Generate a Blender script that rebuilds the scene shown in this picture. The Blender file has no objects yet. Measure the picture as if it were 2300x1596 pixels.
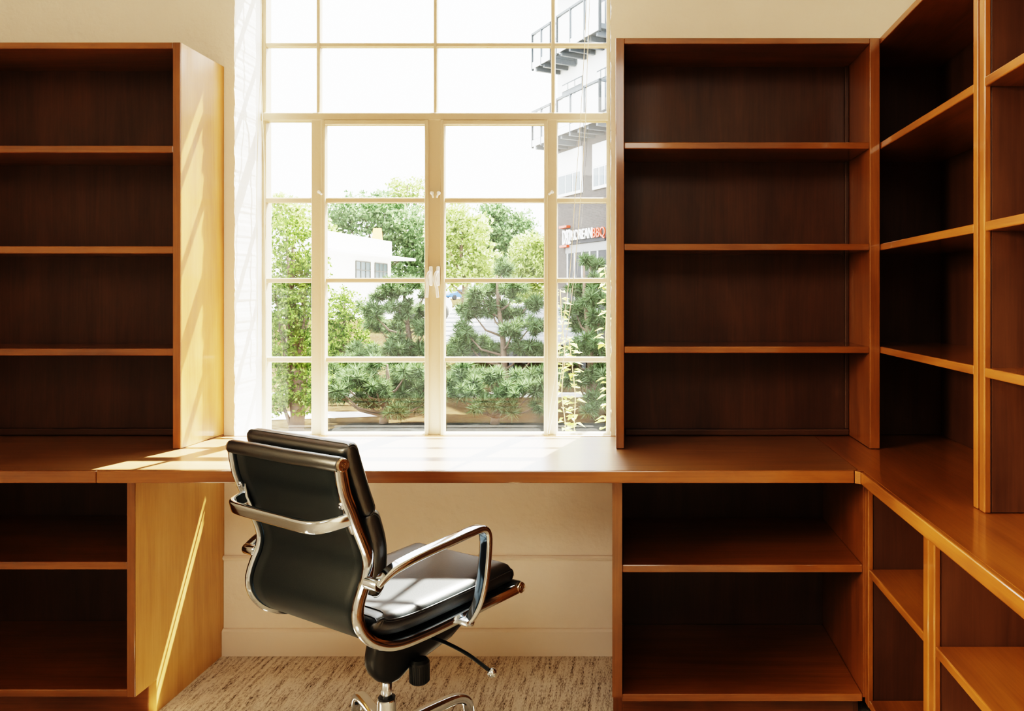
import bpy, bmesh, math, random
from mathutils import Vector, Matrix
random.seed(7)
S = bpy.context.scene
COL = S.collection
F, PX, PY, H = 1885.0, 1425.0, 665.0, 1.239        # focal length in px, vanishing point, camera height

def at(px, py, Y):
    return Vector(((px-PX)*Y/F, Y, H-(py-PY)*Y/F))

# ------------------------------------------------------------------ materials
def newmat(name):
    m = bpy.data.materials.new(name); m.use_nodes = True
    nt = m.node_tree
    for n in list(nt.nodes): nt.nodes.remove(n)
    out = nt.nodes.new('ShaderNodeOutputMaterial')
    return m, nt, out
def N(nt, typ, **kw):
    n = nt.nodes.new(typ)
    for k, v in kw.items():
        if k in n.inputs: n.inputs[k].default_value = v
        else: setattr(n, k, v)
    return n
def ramp(nt, fac, stops):
    r = nt.nodes.new('ShaderNodeValToRGB')
    el = r.color_ramp.elements
    while len(el) < len(stops): el.new(0.5)
    for e, (p, c) in zip(el, stops):
        e.position = p; e.color = (c[0], c[1], c[2], 1)
    nt.links.new(fac, r.inputs['Fac'])
    return r
def simple(name, col, rough=.5, metal=0, bump=0, bscale=60, var=0, vscale=4, spec=.5, coat=0):
    m, nt, out = newmat(name)
    b = N(nt, 'ShaderNodeBsdfPrincipled', Roughness=rough, Metallic=metal)
    b.inputs['Specular IOR Level'].default_value = spec
    b.inputs['Coat Weight'].default_value = coat
    b.inputs['Coat Roughness'].default_value = .26
    b.inputs['Base Color'].default_value = (*col, 1)
    tc = N(nt, 'ShaderNodeTexCoord')
    if var:
        n = N(nt, 'ShaderNodeTexNoise', Scale=vscale, Detail=5)
        nt.links.new(tc.outputs['Object'], n.inputs['Vector'])
        lo = [max(0, c*(1-var)) for c in col]; hi = [min(1, c*(1+var)) for c in col]
        r = ramp(nt, n.outputs['Fac'], [(.3, lo), (.7, hi)])
        nt.links.new(r.outputs['Color'], b.inputs['Base Color'])
    if bump:
        n2 = N(nt, 'ShaderNodeTexNoise', Scale=bscale, Detail=6)
        nt.links.new(tc.outputs['Object'], n2.inputs['Vector'])
        bp = N(nt, 'ShaderNodeBump', Strength=bump, Distance=.01)
        nt.links.new(n2.outputs['Fac'], bp.inputs['Height'])
        nt.links.new(bp.outputs['Normal'], b.inputs['Normal'])
    nt.links.new(b.outputs['BSDF'], out.inputs['Surface'])
    return m
def wood(name, axis, cols, rough=.34, coat=.9, crough=.09, cior=1.5):
    m, nt, out = newmat(name)
    b = N(nt, 'ShaderNodeBsdfPrincipled', Roughness=rough)
    b.inputs['Coat Weight'].default_value = coat
    b.inputs['Coat Roughness'].default_value = crough; b.inputs['Coat IOR'].default_value = cior
    tc = N(nt, 'ShaderNodeTexCoord'); oi = N(nt, 'ShaderNodeObjectInfo')
    mul = N(nt, 'ShaderNodeMath', operation='MULTIPLY'); mul.inputs[1].default_value = 37.0
    nt.links.new(oi.outputs['Random'], mul.inputs[0])
    add = N(nt, 'ShaderNodeVectorMath', operation='ADD')
    nt.links.new(tc.outputs['Object'], add.inputs[0]); nt.links.new(mul.outputs[0], add.inputs[1])
    def stretched(s, k):
        mp = N(nt, 'ShaderNodeMapping')
        sc = [s, s, s]; sc[axis] = s*k
        mp.inputs['Scale'].default_value = sc
        nt.links.new(add.outputs[0], mp.inputs['Vector'])
        return mp.outputs['Vector']
    n1 = N(nt, 'ShaderNodeTexNoise', Scale=1.0, Detail=6, Roughness=.6, Distortion=1.2)
    nt.links.new(stretched(9, .12), n1.inputs['Vector'])
    n2 = N(nt, 'ShaderNodeTexNoise', Scale=1.0, Detail=4, Roughness=.7)
    nt.links.new(stretched(150, .03), n2.inputs['Vector'])
    n3 = N(nt, 'ShaderNodeTexNoise', Scale=1.0, Detail=5, Distortion=.6)
    nt.links.new(stretched(4, .7), n3.inputs['Vector'])
    def mix(a, c, f):
        x = N(nt, 'ShaderNodeMix'); x.data_type = 'FLOAT'
        x.inputs[0].default_value = f
        nt.links.new(a, x.inputs[2]); nt.links.new(c, x.inputs[3])
        return x.outputs[0]
    f = mix(mix(n1.outputs['Fac'], n3.outputs['Fac'], .45), n2.outputs['Fac'], .22)
    r = ramp(nt, f, [(.37, cols[0]), (.5, cols[1]), (.62, cols[2])])
    nt.links.new(r.outputs['Color'], b.inputs['Base Color'])
    rr = N(nt, 'ShaderNodeMapRange'); rr.inputs['To Min'].default_value = rough-.07; rr.inputs['To Max'].default_value = rough+.12
    nt.links.new(n3.outputs['Fac'], rr.inputs['Value']); nt.links.new(rr.outputs[0], b.inputs['Roughness'])
    bp = N(nt, 'ShaderNodeBump', Strength=.06, Distance=.002)
    nt.links.new(n2.outputs['Fac'], bp.inputs['Height']); nt.links.new(bp.outputs['Normal'], b.inputs['Normal'])
    nt.links.new(b.outputs['BSDF'], out.inputs['Surface'])
    return m
WC = [(.185, .066, .012), (.285, .112, .021), (.37, .160, .034)]
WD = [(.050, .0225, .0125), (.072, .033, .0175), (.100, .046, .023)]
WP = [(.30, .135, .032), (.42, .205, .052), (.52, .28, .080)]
WC = [(.125, .045, .011), (.205, .078, .019), (.285, .115, .029)]
WG = [(.15, .056, .013), (.245, .096, .021), (.34, .143, .032)]
WT = [(.17, .078, .024), (.25, .118, .038), (.33, .165, .055)]
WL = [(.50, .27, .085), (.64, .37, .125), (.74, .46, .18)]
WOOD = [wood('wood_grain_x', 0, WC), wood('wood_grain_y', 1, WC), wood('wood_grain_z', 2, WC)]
WPANEL = wood('wood_sunlit_faded_panel', 2, WP, .38, .55, .10)  # faded wood, lightened further to carry the sun on the panel
WGOLD = [wood('wood_lit_gold_x', 0, WG), wood('wood_lit_gold_y', 1, WG), wood('wood_lit_gold_z', 2, WG)]  # same wood with the glow on the right units lightened into it
WLOW = wood('wood_bounce_lit_lower', 2, WL, .38, .45, .14)  # light bounced off the floor is put into this panel colour
WDESK = wood('wood_desk_top', 0, WT, .34, 1.0, .27, 1.9)
WBACK = wood('wood_shaded_back', 2, WD, .42, .05)  # shade inside the cases put into a darker copy of the wood
WBACKX = wood('wood_shaded_back_x', 0, WD, .42, .05)
PLASTER = simple('plaster_cream', (.86, .80, .715), .8, bump=.25, bscale=40, var=.03, vscale=3)
PLASTERL = simple('plaster_under_desk', (.84, .73, .62), .7, bump=.35, bscale=25, var=.04, vscale=3)
WHITE = simple('white_sill_paint', (.86, .85, .82), .4, bump=.06, bscale=30)
REVEAL = simple('reveal_plaster_white', (.86, .86, .84), .6, bump=.12, bscale=30)
STEEL = simple('window_paint_backlit', (.52, .42, .30), .35, bump=.08, bscale=90)  # white paint with its warm backlit tan put into the colour
TRIM = simple('trim_paint', (.84, .73, .62), .35)
CEIL = simple('ceiling_paint', (.82, .78, .70), .8)
CHROME = simple('polished_aluminium', (.66, .73, .81), .10, 1.0)
BRUSH = simple('cast_aluminium', (.64, .69, .76), .24, 1.0)
LEATHER = simple('black_leather', (.011, .016, .020), .36, bump=.10, bscale=420, spec=.9, coat=.5)
SLING = simple('black_sling', (.011, .018, .022), .5, bump=.12, bscale=500, spec=.3)
PLASTIC = simple('black_plastic', (.009, .013, .016), .42, bump=.05, bscale=600)
STITCH = simple('stitching', (.10, .105, .11), .6)
BRONZE = simple('cap_metal', (.50, .42, .34), .22, 1.0)

def carpet():
    m, nt, out = newmat('carpet_loop')
    b = N(nt, 'ShaderNodeBsdfPrincipled', Roughness=.95)
    b.inputs['Specular IOR Level'].default_value = .1
    tc = N(nt, 'ShaderNodeTexCoord')
    rot = N(nt, 'ShaderNodeMapping'); rot.inputs['Rotation'].default_value = (0, 0, 0)
    nt.links.new(tc.outputs['Object'], rot.inputs['Vector'])
    mp = N(nt, 'ShaderNodeMapping'); mp.inputs['Scale'].default_value = (330, 62, 1)
    nt.links.new(rot.outputs['Vector'], mp.inputs['Vector'])
    n = N(nt, 'ShaderNodeTexNoise', Scale=1, Detail=3, Roughness=.7)
    nt.links.new(mp.outputs['Vector'], n.inputs['Vector'])
    mp3 = N(nt, 'ShaderNodeMapping'); mp3.inputs['Scale'].default_value = (85, 8, 1)
    nt.links.new(rot.outputs['Vector'], mp3.inputs['Vector'])
    n3 = N(nt, 'ShaderNodeTexNoise', Scale=1, Detail=2)
    nt.links.new(mp3.outputs['Vector'], n3.inputs['Vector'])
    mx = N(nt, 'ShaderNodeMix'); mx.data_type = 'FLOAT'; mx.inputs[0].default_value = .42
    nt.links.new(n.outputs['Fac'], mx.inputs[2]); nt.links.new(n3.outputs['Fac'], mx.inputs[3])
    r = ramp(nt, mx.outputs[0], [(.36, (.12, .095, .075)), (.44, (.52, .44, .35)), (.52, (.78, .70, .59)), (.70, (.86, .80, .70))])
    nt.links.new(r.outputs['Color'], b.inputs['Base Color'])
    bp = N(nt, 'ShaderNodeBump', Strength=.7, Distance=.006)
    nt.links.new(n.outputs['Fac'], bp.inputs['Height']); nt.links.new(bp.outputs['Normal'], b.inputs['Normal'])
    nt.links.new(b.outputs['BSDF'], out.inputs['Surface'])
    return m
CARPET = carpet()

def glass():
    m, nt, out = newmat('dusty_hazed_glass')
    tr = N(nt, 'ShaderNodeBsdfTransparent'); tr.inputs['Color'].default_value = (.97, .99, .98, 1)
    gl = N(nt, 'ShaderNodeBsdfGlossy', Roughness=.02)
    du = N(nt, 'ShaderNodeBsdfTranslucent'); du.inputs['Color'].default_value = (.85, .88, .86, 1)  # fine speckles are dust; the broad film is haze added over the view
    tc = N(nt, 'ShaderNodeTexCoord')
    n = N(nt, 'ShaderNodeTexNoise', Scale=2.2, Detail=6, Roughness=.65)
    nt.links.new(tc.outputs['Object'], n.inputs['Vector'])
    n2 = N(nt, 'ShaderNodeTexNoise', Scale=260, Detail=2)
    nt.links.new(tc.outputs['Object'], n2.inputs['Vector'])
    r1 = N(nt, 'ShaderNodeMapRange'); r1.inputs['From Min'].default_value = .3; r1.inputs['From Max'].default_value = .75
    r1.inputs['To Min'].default_value = .0; r1.inputs['To Max'].default_value = .014
    nt.links.new(n.outputs['Fac'], r1.inputs['Value'])
    r2 = N(nt, 'ShaderNodeMapRange'); r2.inputs['From Min'].default_value = .66; r2.inputs['From Max'].default_value = .76
    r2.inputs['To Max'].default_value = .08
    nt.links.new(n2.outputs['Fac'], r2.inputs['Value'])
    ad = N(nt, 'ShaderNodeMath', operation='ADD')
    nt.links.new(r1.outputs[0], ad.inputs[0]); nt.links.new(r2.outputs[0], ad.inputs[1])
    m1 = N(nt, 'ShaderNodeMixShader'); nt.links.new(ad.outputs[0], m1.inputs['Fac'])
    nt.links.new(tr.outputs[0], m1.inputs[1]); nt.links.new(du.outputs[0], m1.inputs[2])
    m2 = N(nt, 'ShaderNodeMixShader'); m2.inputs['Fac'].default_value = .04
    nt.links.new(m1.outputs[0], m2.inputs[1]); nt.links.new(gl.outputs[0], m2.inputs[2])
    nt.links.new(m2.outputs[0], out.inputs['Surface'])
    return m
GLASS = glass()

def leafmat(name, c0, c1, c2, trans=.45):
    m, nt, out = newmat(name)
    g = N(nt, 'ShaderNodeNewGeometry')
    r = ramp(nt, g.outputs['Random Per Island'], [(0, c0), (.5, c1), (1, c2)])
    d = N(nt, 'ShaderNodeBsdfDiffuse'); t = N(nt, 'ShaderNodeBsdfTranslucent')
    nt.links.new(r.outputs['Color'], d.inputs['Color']); nt.links.new(r.outputs['Color'], t.inputs['Color'])
    mx = N(nt, 'ShaderNodeMixShader'); mx.inputs['Fac'].default_value = trans
    nt.links.new(d.outputs[0], mx.inputs[1]); nt.links.new(t.outputs[0], mx.inputs[2])
    nt.links.new(mx.outputs[0], out.inputs['Surface'])
    return m
PINE = leafmat('pine_needles', (.026, .040, .012), (.075, .115, .050), (.20, .29, .15), .4)
LEAFY = leafmat('broad_leaves_green', (.030, .058, .010), (.09, .155, .026), (.27, .38, .10))
LEAFP = leafmat('broad_leaves_pale', (.13, .19, .05), (.26, .34, .11), (.50, .58, .26))
LEAFB = leafmat('broad_leaves_blue', (.045, .085, .032), (.11, .18, .08), (.25, .35, .18))
VINE = leafmat('vine_leaves', (.34, .38, .08), (.52, .53, .17), (.72, .70, .36), .5)
BARK = simple('bark', (.10, .065, .045), .9, bump=.5, bscale=14, var=.4)

# ------------------------------------------------------------------ geometry helpers
def bm_new(): return bmesh.new()
def box(bm, x0, x1, y0, y1, z0, z1, bev=.0015, seg=1):
    t = bmesh.new()
    bmesh.ops.create_cube(t, size=1)
    for v in t.verts:
        v.co = Vector(((x0+x1)/2+v.co.x*(x1-x0), (y0+y1)/2+v.co.y*(y1-y0), (z0+z1)/2+v.co.z*(z1-z0)))
    if bev:
        bev = min(bev, .45*min(abs(x1-x0), abs(y1-y0), abs(z1-z0)))
        bmesh.ops.bevel(t, geom=list(t.edges), offset=bev, segments=seg, affect='EDGES', profile=.5)
    merge(bm, t)
def merge(bm, t, M=None):
    vm = {}
    for v in t.verts: vm[v] = bm.verts.new(M @ v.co if M is not None else v.co)
    for f in t.faces:
        try:
            nf = bm.faces.new([vm[v] for v in f.verts]); nf.smooth = f.smooth
        except ValueError: pass
    t.free()
def prism(bm, pts, axis, a, b):
    """closed polygon (2-D points) extruded along an axis from a to b"""
    def mk(p, h):
        if axis == 0: return Vector((h, p[0], p[1]))
        if axis == 1: return Vector((p[0], h, p[1]))
        return Vector((p[0], p[1], h))
    A = [bm.verts.new(mk(p, a)) for p in pts]; B = [bm.verts.new(mk(p, b)) for p in pts]
    n = len(pts)
    bm.faces.new(A); bm.faces.new(B[::-1])
    for i in range(n): bm.faces.new([A[i], B[i], B[(i+1) % n], A[(i+1) % n]])
def spline(pts, n=8):
    """Catmull-Rom through points"""
    P = [Vector(p) for p in pts]; out = []
    for i in range(len(P)-1):
        p0 = P[max(i-1, 0)]; p1 = P[i]; p2 = P[i+1]; p3 = P[min(i+2, len(P)-1)]
        for k in range(n):
            t = k/n
            out.append(.5*((2*p1)+(-p0+p2)*t+(2*p0-5*p1+4*p2-p3)*t*t+(-p0+3*p1-3*p2+p3)*t**3))
    out.append(P[-1]); return out
def sweep(bm, path, prof, up=None, caps=True, scale=None, smooth=True):
    """sweep closed 2-D profile [(a,b)] along path; b axis follows 'up' (fixed vector), a = tangent x up"""
    P = [Vector(p) for p in path]; rings = []
    ref = Vector(up) if up is not None else None
    prev = None
    for i, p in enumerate(P):
        t = (P[min(i+1, len(P)-1)]-P[max(i-1, 0)]).normalized()
        if ref is not None:
            b = (ref-t*ref.dot(t))
            b = b.normalized() if b.length > 1e-6 else prev
        else:
            if prev is None:
                h = Vector((0, 0, 1)) if abs(t.z) < .9 else Vector((1, 0, 0))
                b = (h-t*h.dot(t)).normalized()
            else: b = (prev-t*prev.dot(t)).normalized()
        prev = b
        a = t.cross(b)
        s = scale[i] if scale else 1
        rings.append([bm.verts.new(p+a*(q[0]*s)+b*(q[1]*s)) for q in prof])
    n = len(prof)
    for i in range(len(rings)-1):
        for j in range(n):
            f = bm.faces.new([rings[i][j], rings[i][(j+1) % n], rings[i+1][(j+1) % n], rings[i+1][j]]); f.smooth = smooth
    if caps:
        bm.faces.new(rings[0][::-1]); bm.faces.new(rings[-1])
def circ(r, n=12, ry=None):
    ry = r if ry is None else ry
    return [(r*math.cos(2*math.pi*i/n), ry*math.sin(2*math.pi*i/n)) for i in range(n)]
def rrect(w, h, r, k=3):
    out = []
    for cx, cy, a0 in ((w/2-r, h/2-r, 0), (-w/2+r, h/2-r, 90), (-w/2+r, -h/2+r, 180), (w/2-r, -h/2+r, 270)):
        for i in range(k+1):
            a = math.radians(a0+90*i/k); out.append((cx+r*math.cos(a), cy+r*math.sin(a)))
    return out
def tube(bm, path, r, n=10, scale=None): sweep(bm, path, circ(r, n), scale=scale)
def lathe(bm, prof, base=(0, 0, 0), axis=(0, 0, 1), n=24):
    """prof: [(radius, height)]"""
    ax = Vector(axis).normalized(); q = Vector((0, 0, 1)).rotation_difference(ax)
    rings = []
    for r, h in prof:
        rings.append([bm.verts.new(Vector(base)+q @ Vector((r*math.cos(2*math.pi*i/n), r*math.sin(2*math.pi*i/n), h))) for i in range(n)])
    for i in range(len(rings)-1):
        for j in range(n):
            f = bm.faces.new([rings[i][j], rings[i][(j+1) % n], rings[i+1][(j+1) % n], rings[i+1][j]]); f.smooth = True
    bm.faces.new(rings[0][::-1]); bm.faces.new(rings[-1])
def ball(bm, c, r, sub=2, sq=(1, 1, 1)):
    t = bmesh.new(); bmesh.ops.create_icosphere(t, subdivisions=sub, radius=1)
    for v in t.verts: v.co = Vector((c[0]+v.co.x*r*sq[0], c[1]+v.co.y*r*sq[1], c[2]+v.co.z*r*sq[2]))
    for f in t.faces: f.smooth = True
    merge(bm, t)

# ------------------------------------------------------------------ object helpers
def obj(name, bm, mat, parent=None, local=False, autosmooth=None):
    bmesh.ops.recalc_face_normals(bm, faces=list(bm.faces))
    if parent is not None and not local:
        L = parent_loc(parent)
        for v in bm.verts: v.co -= L
    me = bpy.data.meshes.new(name); bm.to_mesh(me); bm.free()
    me.materials.append(mat)
    o = bpy.data.objects.new(name, me); COL.objects.link(o)
    if parent is not None: o.parent = parent
    if autosmooth is not None:
        for p in me.polygons: p.use_smooth = True
        me.set_sharp_from_angle(angle=math.radians(autosmooth))
    return o
def parent_loc(p):
    L = Vector((0, 0, 0))
    while p is not None: L += p.location; p = p.parent
    return L
def tag(o, label=None, cat=None, group=None, kind=None):
    if label: o['label'] = label
    if cat: o['category'] = cat
    if group: o['group'] = group
    if kind: o['kind'] = kind
    return o
def thing(name, label, cat, loc=(0, 0, 0), rz=0, group=None):
    o = bpy.data.objects.new(name, None); COL.objects.link(o)
    o.location = loc; o.rotation_euler = (0, 0, rz); o.empty_display_size = .1
    return tag(o, label, cat, group)
def struct(name, bm, mat, label, parent=None, **k):
    o = obj(name, bm, mat, parent, **k)
    if parent is None: tag(o, label, kind='structure')
    return o

# ================================================================== ROOM SHELL
YW, YU, YD, YL = 2.913, 2.632, 2.303, 2.389     # wall, upper front, desk front, lower front
XL, XR = -2.62, 1.085                            # side walls
ZC, YB = 2.95, -2.6
OX0, OX1, OZ0, OZ1 = -1.388, -.082, .722, 2.66   # window opening
YG = 3.14                                        # window plane
YO = 3.21                                        # outer wall face

b = bm_new(); box(b, XL-.1, XR+.1, YB-.1, YO, -.08, 0, 0)
struct('floor', b, CARPET, 'beige and brown flecked loop carpet floor')
b = bm_new(); box(b, XL-.1, XR+.1, YB-.1, YO, ZC, ZC+.1, 0)
struct('ceiling', b, CEIL, 'cream painted ceiling above the frame')
b = bm_new(); box(b, XL-.1, XL, YB-.1, YO, 0, ZC, 0); struct('wall_left', b, PLASTER, 'cream plaster wall on the left side of the room')
b = bm_new(); box(b, XR, XR+.1, YB-.1, YO, 0, ZC, 0); struct('wall_right', b, PLASTER, 'cream plaster wall behind the right hand shelving')
b = bm_new(); box(b, XL, XR, YB-.1, YB, 0, ZC, 0); struct('wall_rear', b, PLASTER, 'cream plaster wall behind the camera')
# back wall with the window opening; slightly ragged plaster arris round the opening
b = bm_new()
def jag_strip(bm, x, sgn, xfar):
    """vertical pier with a wavy reveal edge"""
    zs = [OZ0+(OZ1-OZ0)*i/180 for i in range(181)]
    def row(y, amp):
        return [bm.verts.new((x+amp*(.0012*math.sin(i*.63+1)+random.uniform(-.0013, .0013)), y, z)) for i, z in enumerate(zs)]
    f0 = row(YW, 1); f1 = row(YW+.012, .6); f2 = row(YO, 0)
    far0 = [bm.verts.new((xfar, YW, z)) for z in (OZ0, OZ1)]
    for A, B in ((f0, f1), (f1, f2)):
        for i in range(180):
            bm.faces.new([A[i], A[i+1], B[i+1], B[i]])
    for i in range(180):
        pass
    g = [bm.verts.new((x+sgn*.05, YW, z)) for z in zs]
    for i in range(180): bm.faces.new([f0[i], f0[i+1], g[i+1], g[i]])
    bm.faces.new([g[0], g[-1], far0[1], far0[0]])
box(b, XL, OX0-.05, YW, YO, OZ0, OZ1, 0) if False else None
jag_strip(b, OX0, -1, XL)
jag_strip(b, OX1, 1, XR)
box(b, XL, XR, YW, YO, OZ1, ZC, 0)
box(b, XL, XR, YW+.004, YO, 0, OZ0-.001, 0)
# outer face of the piers
box(b, XL, OX0, YO-.01, YO, OZ0, OZ1, 0); box(b, OX1, XR, YO-.01, YO, OZ0, OZ1, 0)
wb = struct('wall_back', b, PLASTER, 'cream plaster wall around the window and above the bookcases')
me = wb.data; me.materials.append(REVEAL)
for p in me.polygons:
    c = p.center; 
    if OX0-.01 < c.x < OX1+.01 and YW+.012 < c.y < YO-.005 and OZ0 < c.z < OZ1 and abs(p.normal.x) > .5: p.material_index = 1
# under the desk: rendered panel, ledge moulding and baseboard
b = bm_new(); box(b, -1.421, -.064, YW-.006, YW+.004, .338, .716, 0)
struct('wall_under_desk', b, PLASTERL, 'cream plaster wall under the desk between the lower cabinets')
b = bm_new(); box(b, -1.421, -.064, YW-.010, YW+.004, 0.09, .330, 0)
struct('wall_dado', b, PLASTERL, 'lower cream plaster wall under the ledge')
b = bm_new(); prism(b, [(YW+.004, .326), (YW-.016, .328), (YW-.020, .336), (YW-.014, .342), (YW+.004, .345)], 0, -1.421, -.064)
struct('trim_1', b, TRIM, 'thin painted ledge on the wall under the desk')
b = bm_new(); prism(b, [(YW, 0), (YW-.024, 0), (YW-.024, .084), (YW-.018, .091), (YW-.006, .094), (YW, .094)], 0, -1.421, -.064)
struct('baseboard_back', b, TRIM, 'cream painted baseboard under the desk')
# window board / sill
b = bm_new(); box(b, OX0, OX1, YW-.004, YG+.03, OZ0-.02, OZ0, .002)
struct('trim_2', b, WHITE, 'white window sill behind the desk')

# ================================================================== WINDOW
win = bpy.data.objects.new('window_1', None); COL.objects.link(win); win.location = (-.74, YG, OZ0)
tag(win, 'white painted steel casement window of twenty panes', kind='structure')
def WX(px): return (px-PX)*YG/F
def WZ(py): return H-(py-PY)*YG/F
ztop = OZ1
def bar(bm, x0, x1, y0, y1, d=.030, f=.0, bev=.003):
    """bar by pixel rectangle of the photo, depth d about the window plane"""
    za = ztop if y0 is None else WZ(y0)
    box(bm, WX(x0), WX(x1), YG-.012-f, YG-.012-f+d, WZ(y1), za, bev)
b = bm_new()
bar(b, 584, 600, None, 980, .05); bar(b, 1362, 1371, None, 980, .05)       # outer frame
bar(b, 587, 1369, 972, 982, .048, -.001)                                            # bottom rail
box(b, WX(584), WX(1371), YG-.012, YG+.038, ztop-.04, ztop, .003)
bar(b, 590, 1368, 255, 273, .047, .009)                                     # transom
bar(b, 703, 728, 270, 976, .043, .007); bar(b, 1230, 1252, 270, 976, .043, .007); bar(b, 964, 994, 270, 976, .043, .007)
for x0, x1 in ((713, 721), (975, 983), (1238, 1247)): bar(b, x0, x1, None, 257, .03)
bar(b, 596, 1366, 97, 107, .024, -.002)
bar(b, 596, 1366, -70, -60, .024, -.002)
for y0, y1 in ((444, 456), (624, 635), (801, 813)):
    bar(b, 596, 712, y0, y1, .024, -.002); bar(b, 1246, 1366, y0, y1, .024, -.002)
obj('window_frame', b, STEEL, win)
hx = []
for (xa, xb) in ((726, 966), (992, 1232)):
    b = bm_new()
    bar(b, xa, xa+9, 272, 978, .034, .014); bar(b, xb-9, xb, 272, 978, .034, .014)
    bar(b, xa+1, xb-1, 272.6, 283, .032, .013); bar(b, xa+1, xb-1, 971, 979.4, .032, .013)
    for y0, y1 in ((444, 456), (624, 635), (801, 813)): bar(b, xa+6, xb-6, y0, y1, .026)
    cs = obj('casement', b, STEEL, win)
    # espagnolette style handle
    left = xa < 900
    b = bm_new()
    hxp = 968 if left else 984
    p0 = at(hxp, 600, YG-.03)
    box(b, p0.x-.006, p0.x+.006, YG-.034, YG-.022, WZ(642), WZ(598), .003)
    path = [(p0.x, YG-.036, WZ(610)), (p0.x-.002, YG-.055, WZ(614)), (p0.x-.006, YG-.062, WZ(628)), (p0.x-.006 if left else p0.x+.002, YG-.060, WZ(648)), (p0.x-.008 if left else p0.x+.006, YG-.060, WZ(668))]
    sweep(b, spline(path, 5), rrect(.010, .007, .003), up=(0, 1, 0))
    obj('handle', b, WHITE, cs)
    b = bm_new()
    for lx, s in ((970, 1),) if left else ((985, -1),):
        c = at(lx, 433, YG-.03)
        lathe(b, [(.007, 0), (.007, .008), (.003, .012)], (c.x, YG-.022, c.z), (0, -1, 0), 14)
        tube(b, [(c.x, YG-.030, c.z), (c.x+s*.006, YG-.034, c.z-.018)], .0035, 8)
    c = at(716 if left else 1240, 431, YG-.03); s = 1 if left else -1
    lathe(b, [(.006, 0), (.006, .01)], (c.x, YG-.022, c.z), (0, -1, 0), 14)
    tube(b, [(c.x, YG-.030, c.z), (c.x+s*.012, YG-.034, c.z-.010)], .0035, 8)
    obj('catch', b, WHITE, cs)
b = bm_new()
def pane(x0, x1, y0, y1):
    za = ztop-.03 if y0 is None else WZ(y0)
    vs = [b.verts.new(p) for p in ((WX(x0), YG, WZ(y1)), (WX(x1), YG, WZ(y1)), (WX(x1), YG, za), (WX(x0), YG, za))]
    b.faces.new(vs)
for x0, x1 in ((598, 716), (718, 979), (980, 1241), (1243, 1364)):
    for y0, y1 in ((None, -65), (-64, 102), (103, 262)): pane(x0, x1, y0, y1)
for x0, x1 in ((598, 706), (732, 960), (997, 1227), (1249, 1364)):
    for y0, y1 in ((270, 450), (451, 629), (630, 806), (808, 976)): pane(x0, x1, y0, y1)
obj('glazing', b, GLASS, win)

# ================================================================== SHELVING
def slab(name, parent, x0, x1, y0, y1, z0, z1, g, bev=.002, mat=None):
    b = bm_new(); box(b, x0, x1, y0, y1, z0, z1, bev, 2)
    return obj(name, b, mat or WOOD[g], parent)
BK = 2.898                                             # face of the back panels
# --- left upper bookcase
t = thing('upper_bookcase', 'wooden upper bookcase left of the window, sunlit side panel', 'bookcase', (-1.85, 2.77, .761))
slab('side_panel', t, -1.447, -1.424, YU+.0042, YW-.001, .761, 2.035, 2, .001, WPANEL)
slab('lipping', t, -1.448, -1.424, YU, YU+.004, .761, 2.035, 2, .0015)
slab('side_panel', t, -2.40, -2.376, YU, YW-.001, .761, 2.035, 2)
slab('top_panel', t, -2.376, -1.448, YU, YW-.001, 2.015, 2.035, 0)
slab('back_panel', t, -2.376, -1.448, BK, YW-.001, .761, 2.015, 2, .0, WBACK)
for z in (1.712, 1.396, 1.075): slab('shelf', t, -2.376, -1.448, YU+.002, BK, z-.023, z, 0, .003)
slab('base_moulding', t, -2.376, -1.448, BK-.018, BK, .761, .785, 0, .004, WBACKX)
# --- right upper bookcase on the back wall
t = thing('upper_bookcase', 'wooden upper bookcase standing on the desk right of the window', 'bookcase', (.35, 2.77, .761))
slab('side_panel', t, -.0586, -.032, YU, YW-.001, .761, 2.049, 2)
slab('side_panel', t, .738, .770, YU, YW-.001, .761, 2.049, 2)
slab('top_panel', t, -.032, .738, YU, YW-.001, 2.030, 2.049, 0)
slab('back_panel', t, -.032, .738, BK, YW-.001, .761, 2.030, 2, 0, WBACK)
for z in (1.7225, 1.404, 1.0815): slab('shelf', t, -.032, .738, YU+.002, BK, z-.021, z, 0, .003)
slab('base_moulding', t, -.032, .738, BK-.018, BK, .761, .783, 0, .004, WBACKX)
slab('stop_moulding', t, .724, .738, BK-.014, BK, .783, 2.030, 2, .003, WBACK)
# --- right wall uppers
XF, XB = .771, 1.07
def right_upper(label, y0, y1, far_corner):
    t = thing('upper_bookcase', label, 'bookcase', ((XF+XB)/2, (y0+y1)/2, .761))
    top = 2.051
    slab('side_panel', t, XF, XB, y0, y0+.0235, .761, top, 2, .002, WGOLD[2])
    if far_corner:
        slab('side_panel', t, XF+.002, XB, y1-.012, y1, .761, top, 2, .001, WBACK); ye = y1-.012
    else:
        slab('side_panel', t, XF+.016, XB, y1-.0265, y1, .761, top, 2, .002, WBACK); ye = y1-.0265
        slab('lipping', t, XF, XF+.0155, y1-.0285, y1, .761, top, 2, .003, WGOLD[2])
    slab('top_panel', t, XF, XB, y0+.0235, ye, top-.02, top, 1)
    slab('back_panel', t, XB-.012, XB, y0+.0235, ye, .761, top-.02, 2, 0, WBACK)
    for z in (1.7225, 1.404, 1.0815):
        slab('shelf', t, XF+.001, XB-.012, y0+.0235, ye, z-.0215, z, 1, .003, WGOLD[1])
    return t
right_upper('wooden corner bookcase on the right hand counter, shelves running into dark corner', 1.887, 2.911, True)
right_upper('wooden upper bookcase on the counter at the right edge of the photo', .75, 1.8777, False)
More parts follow.
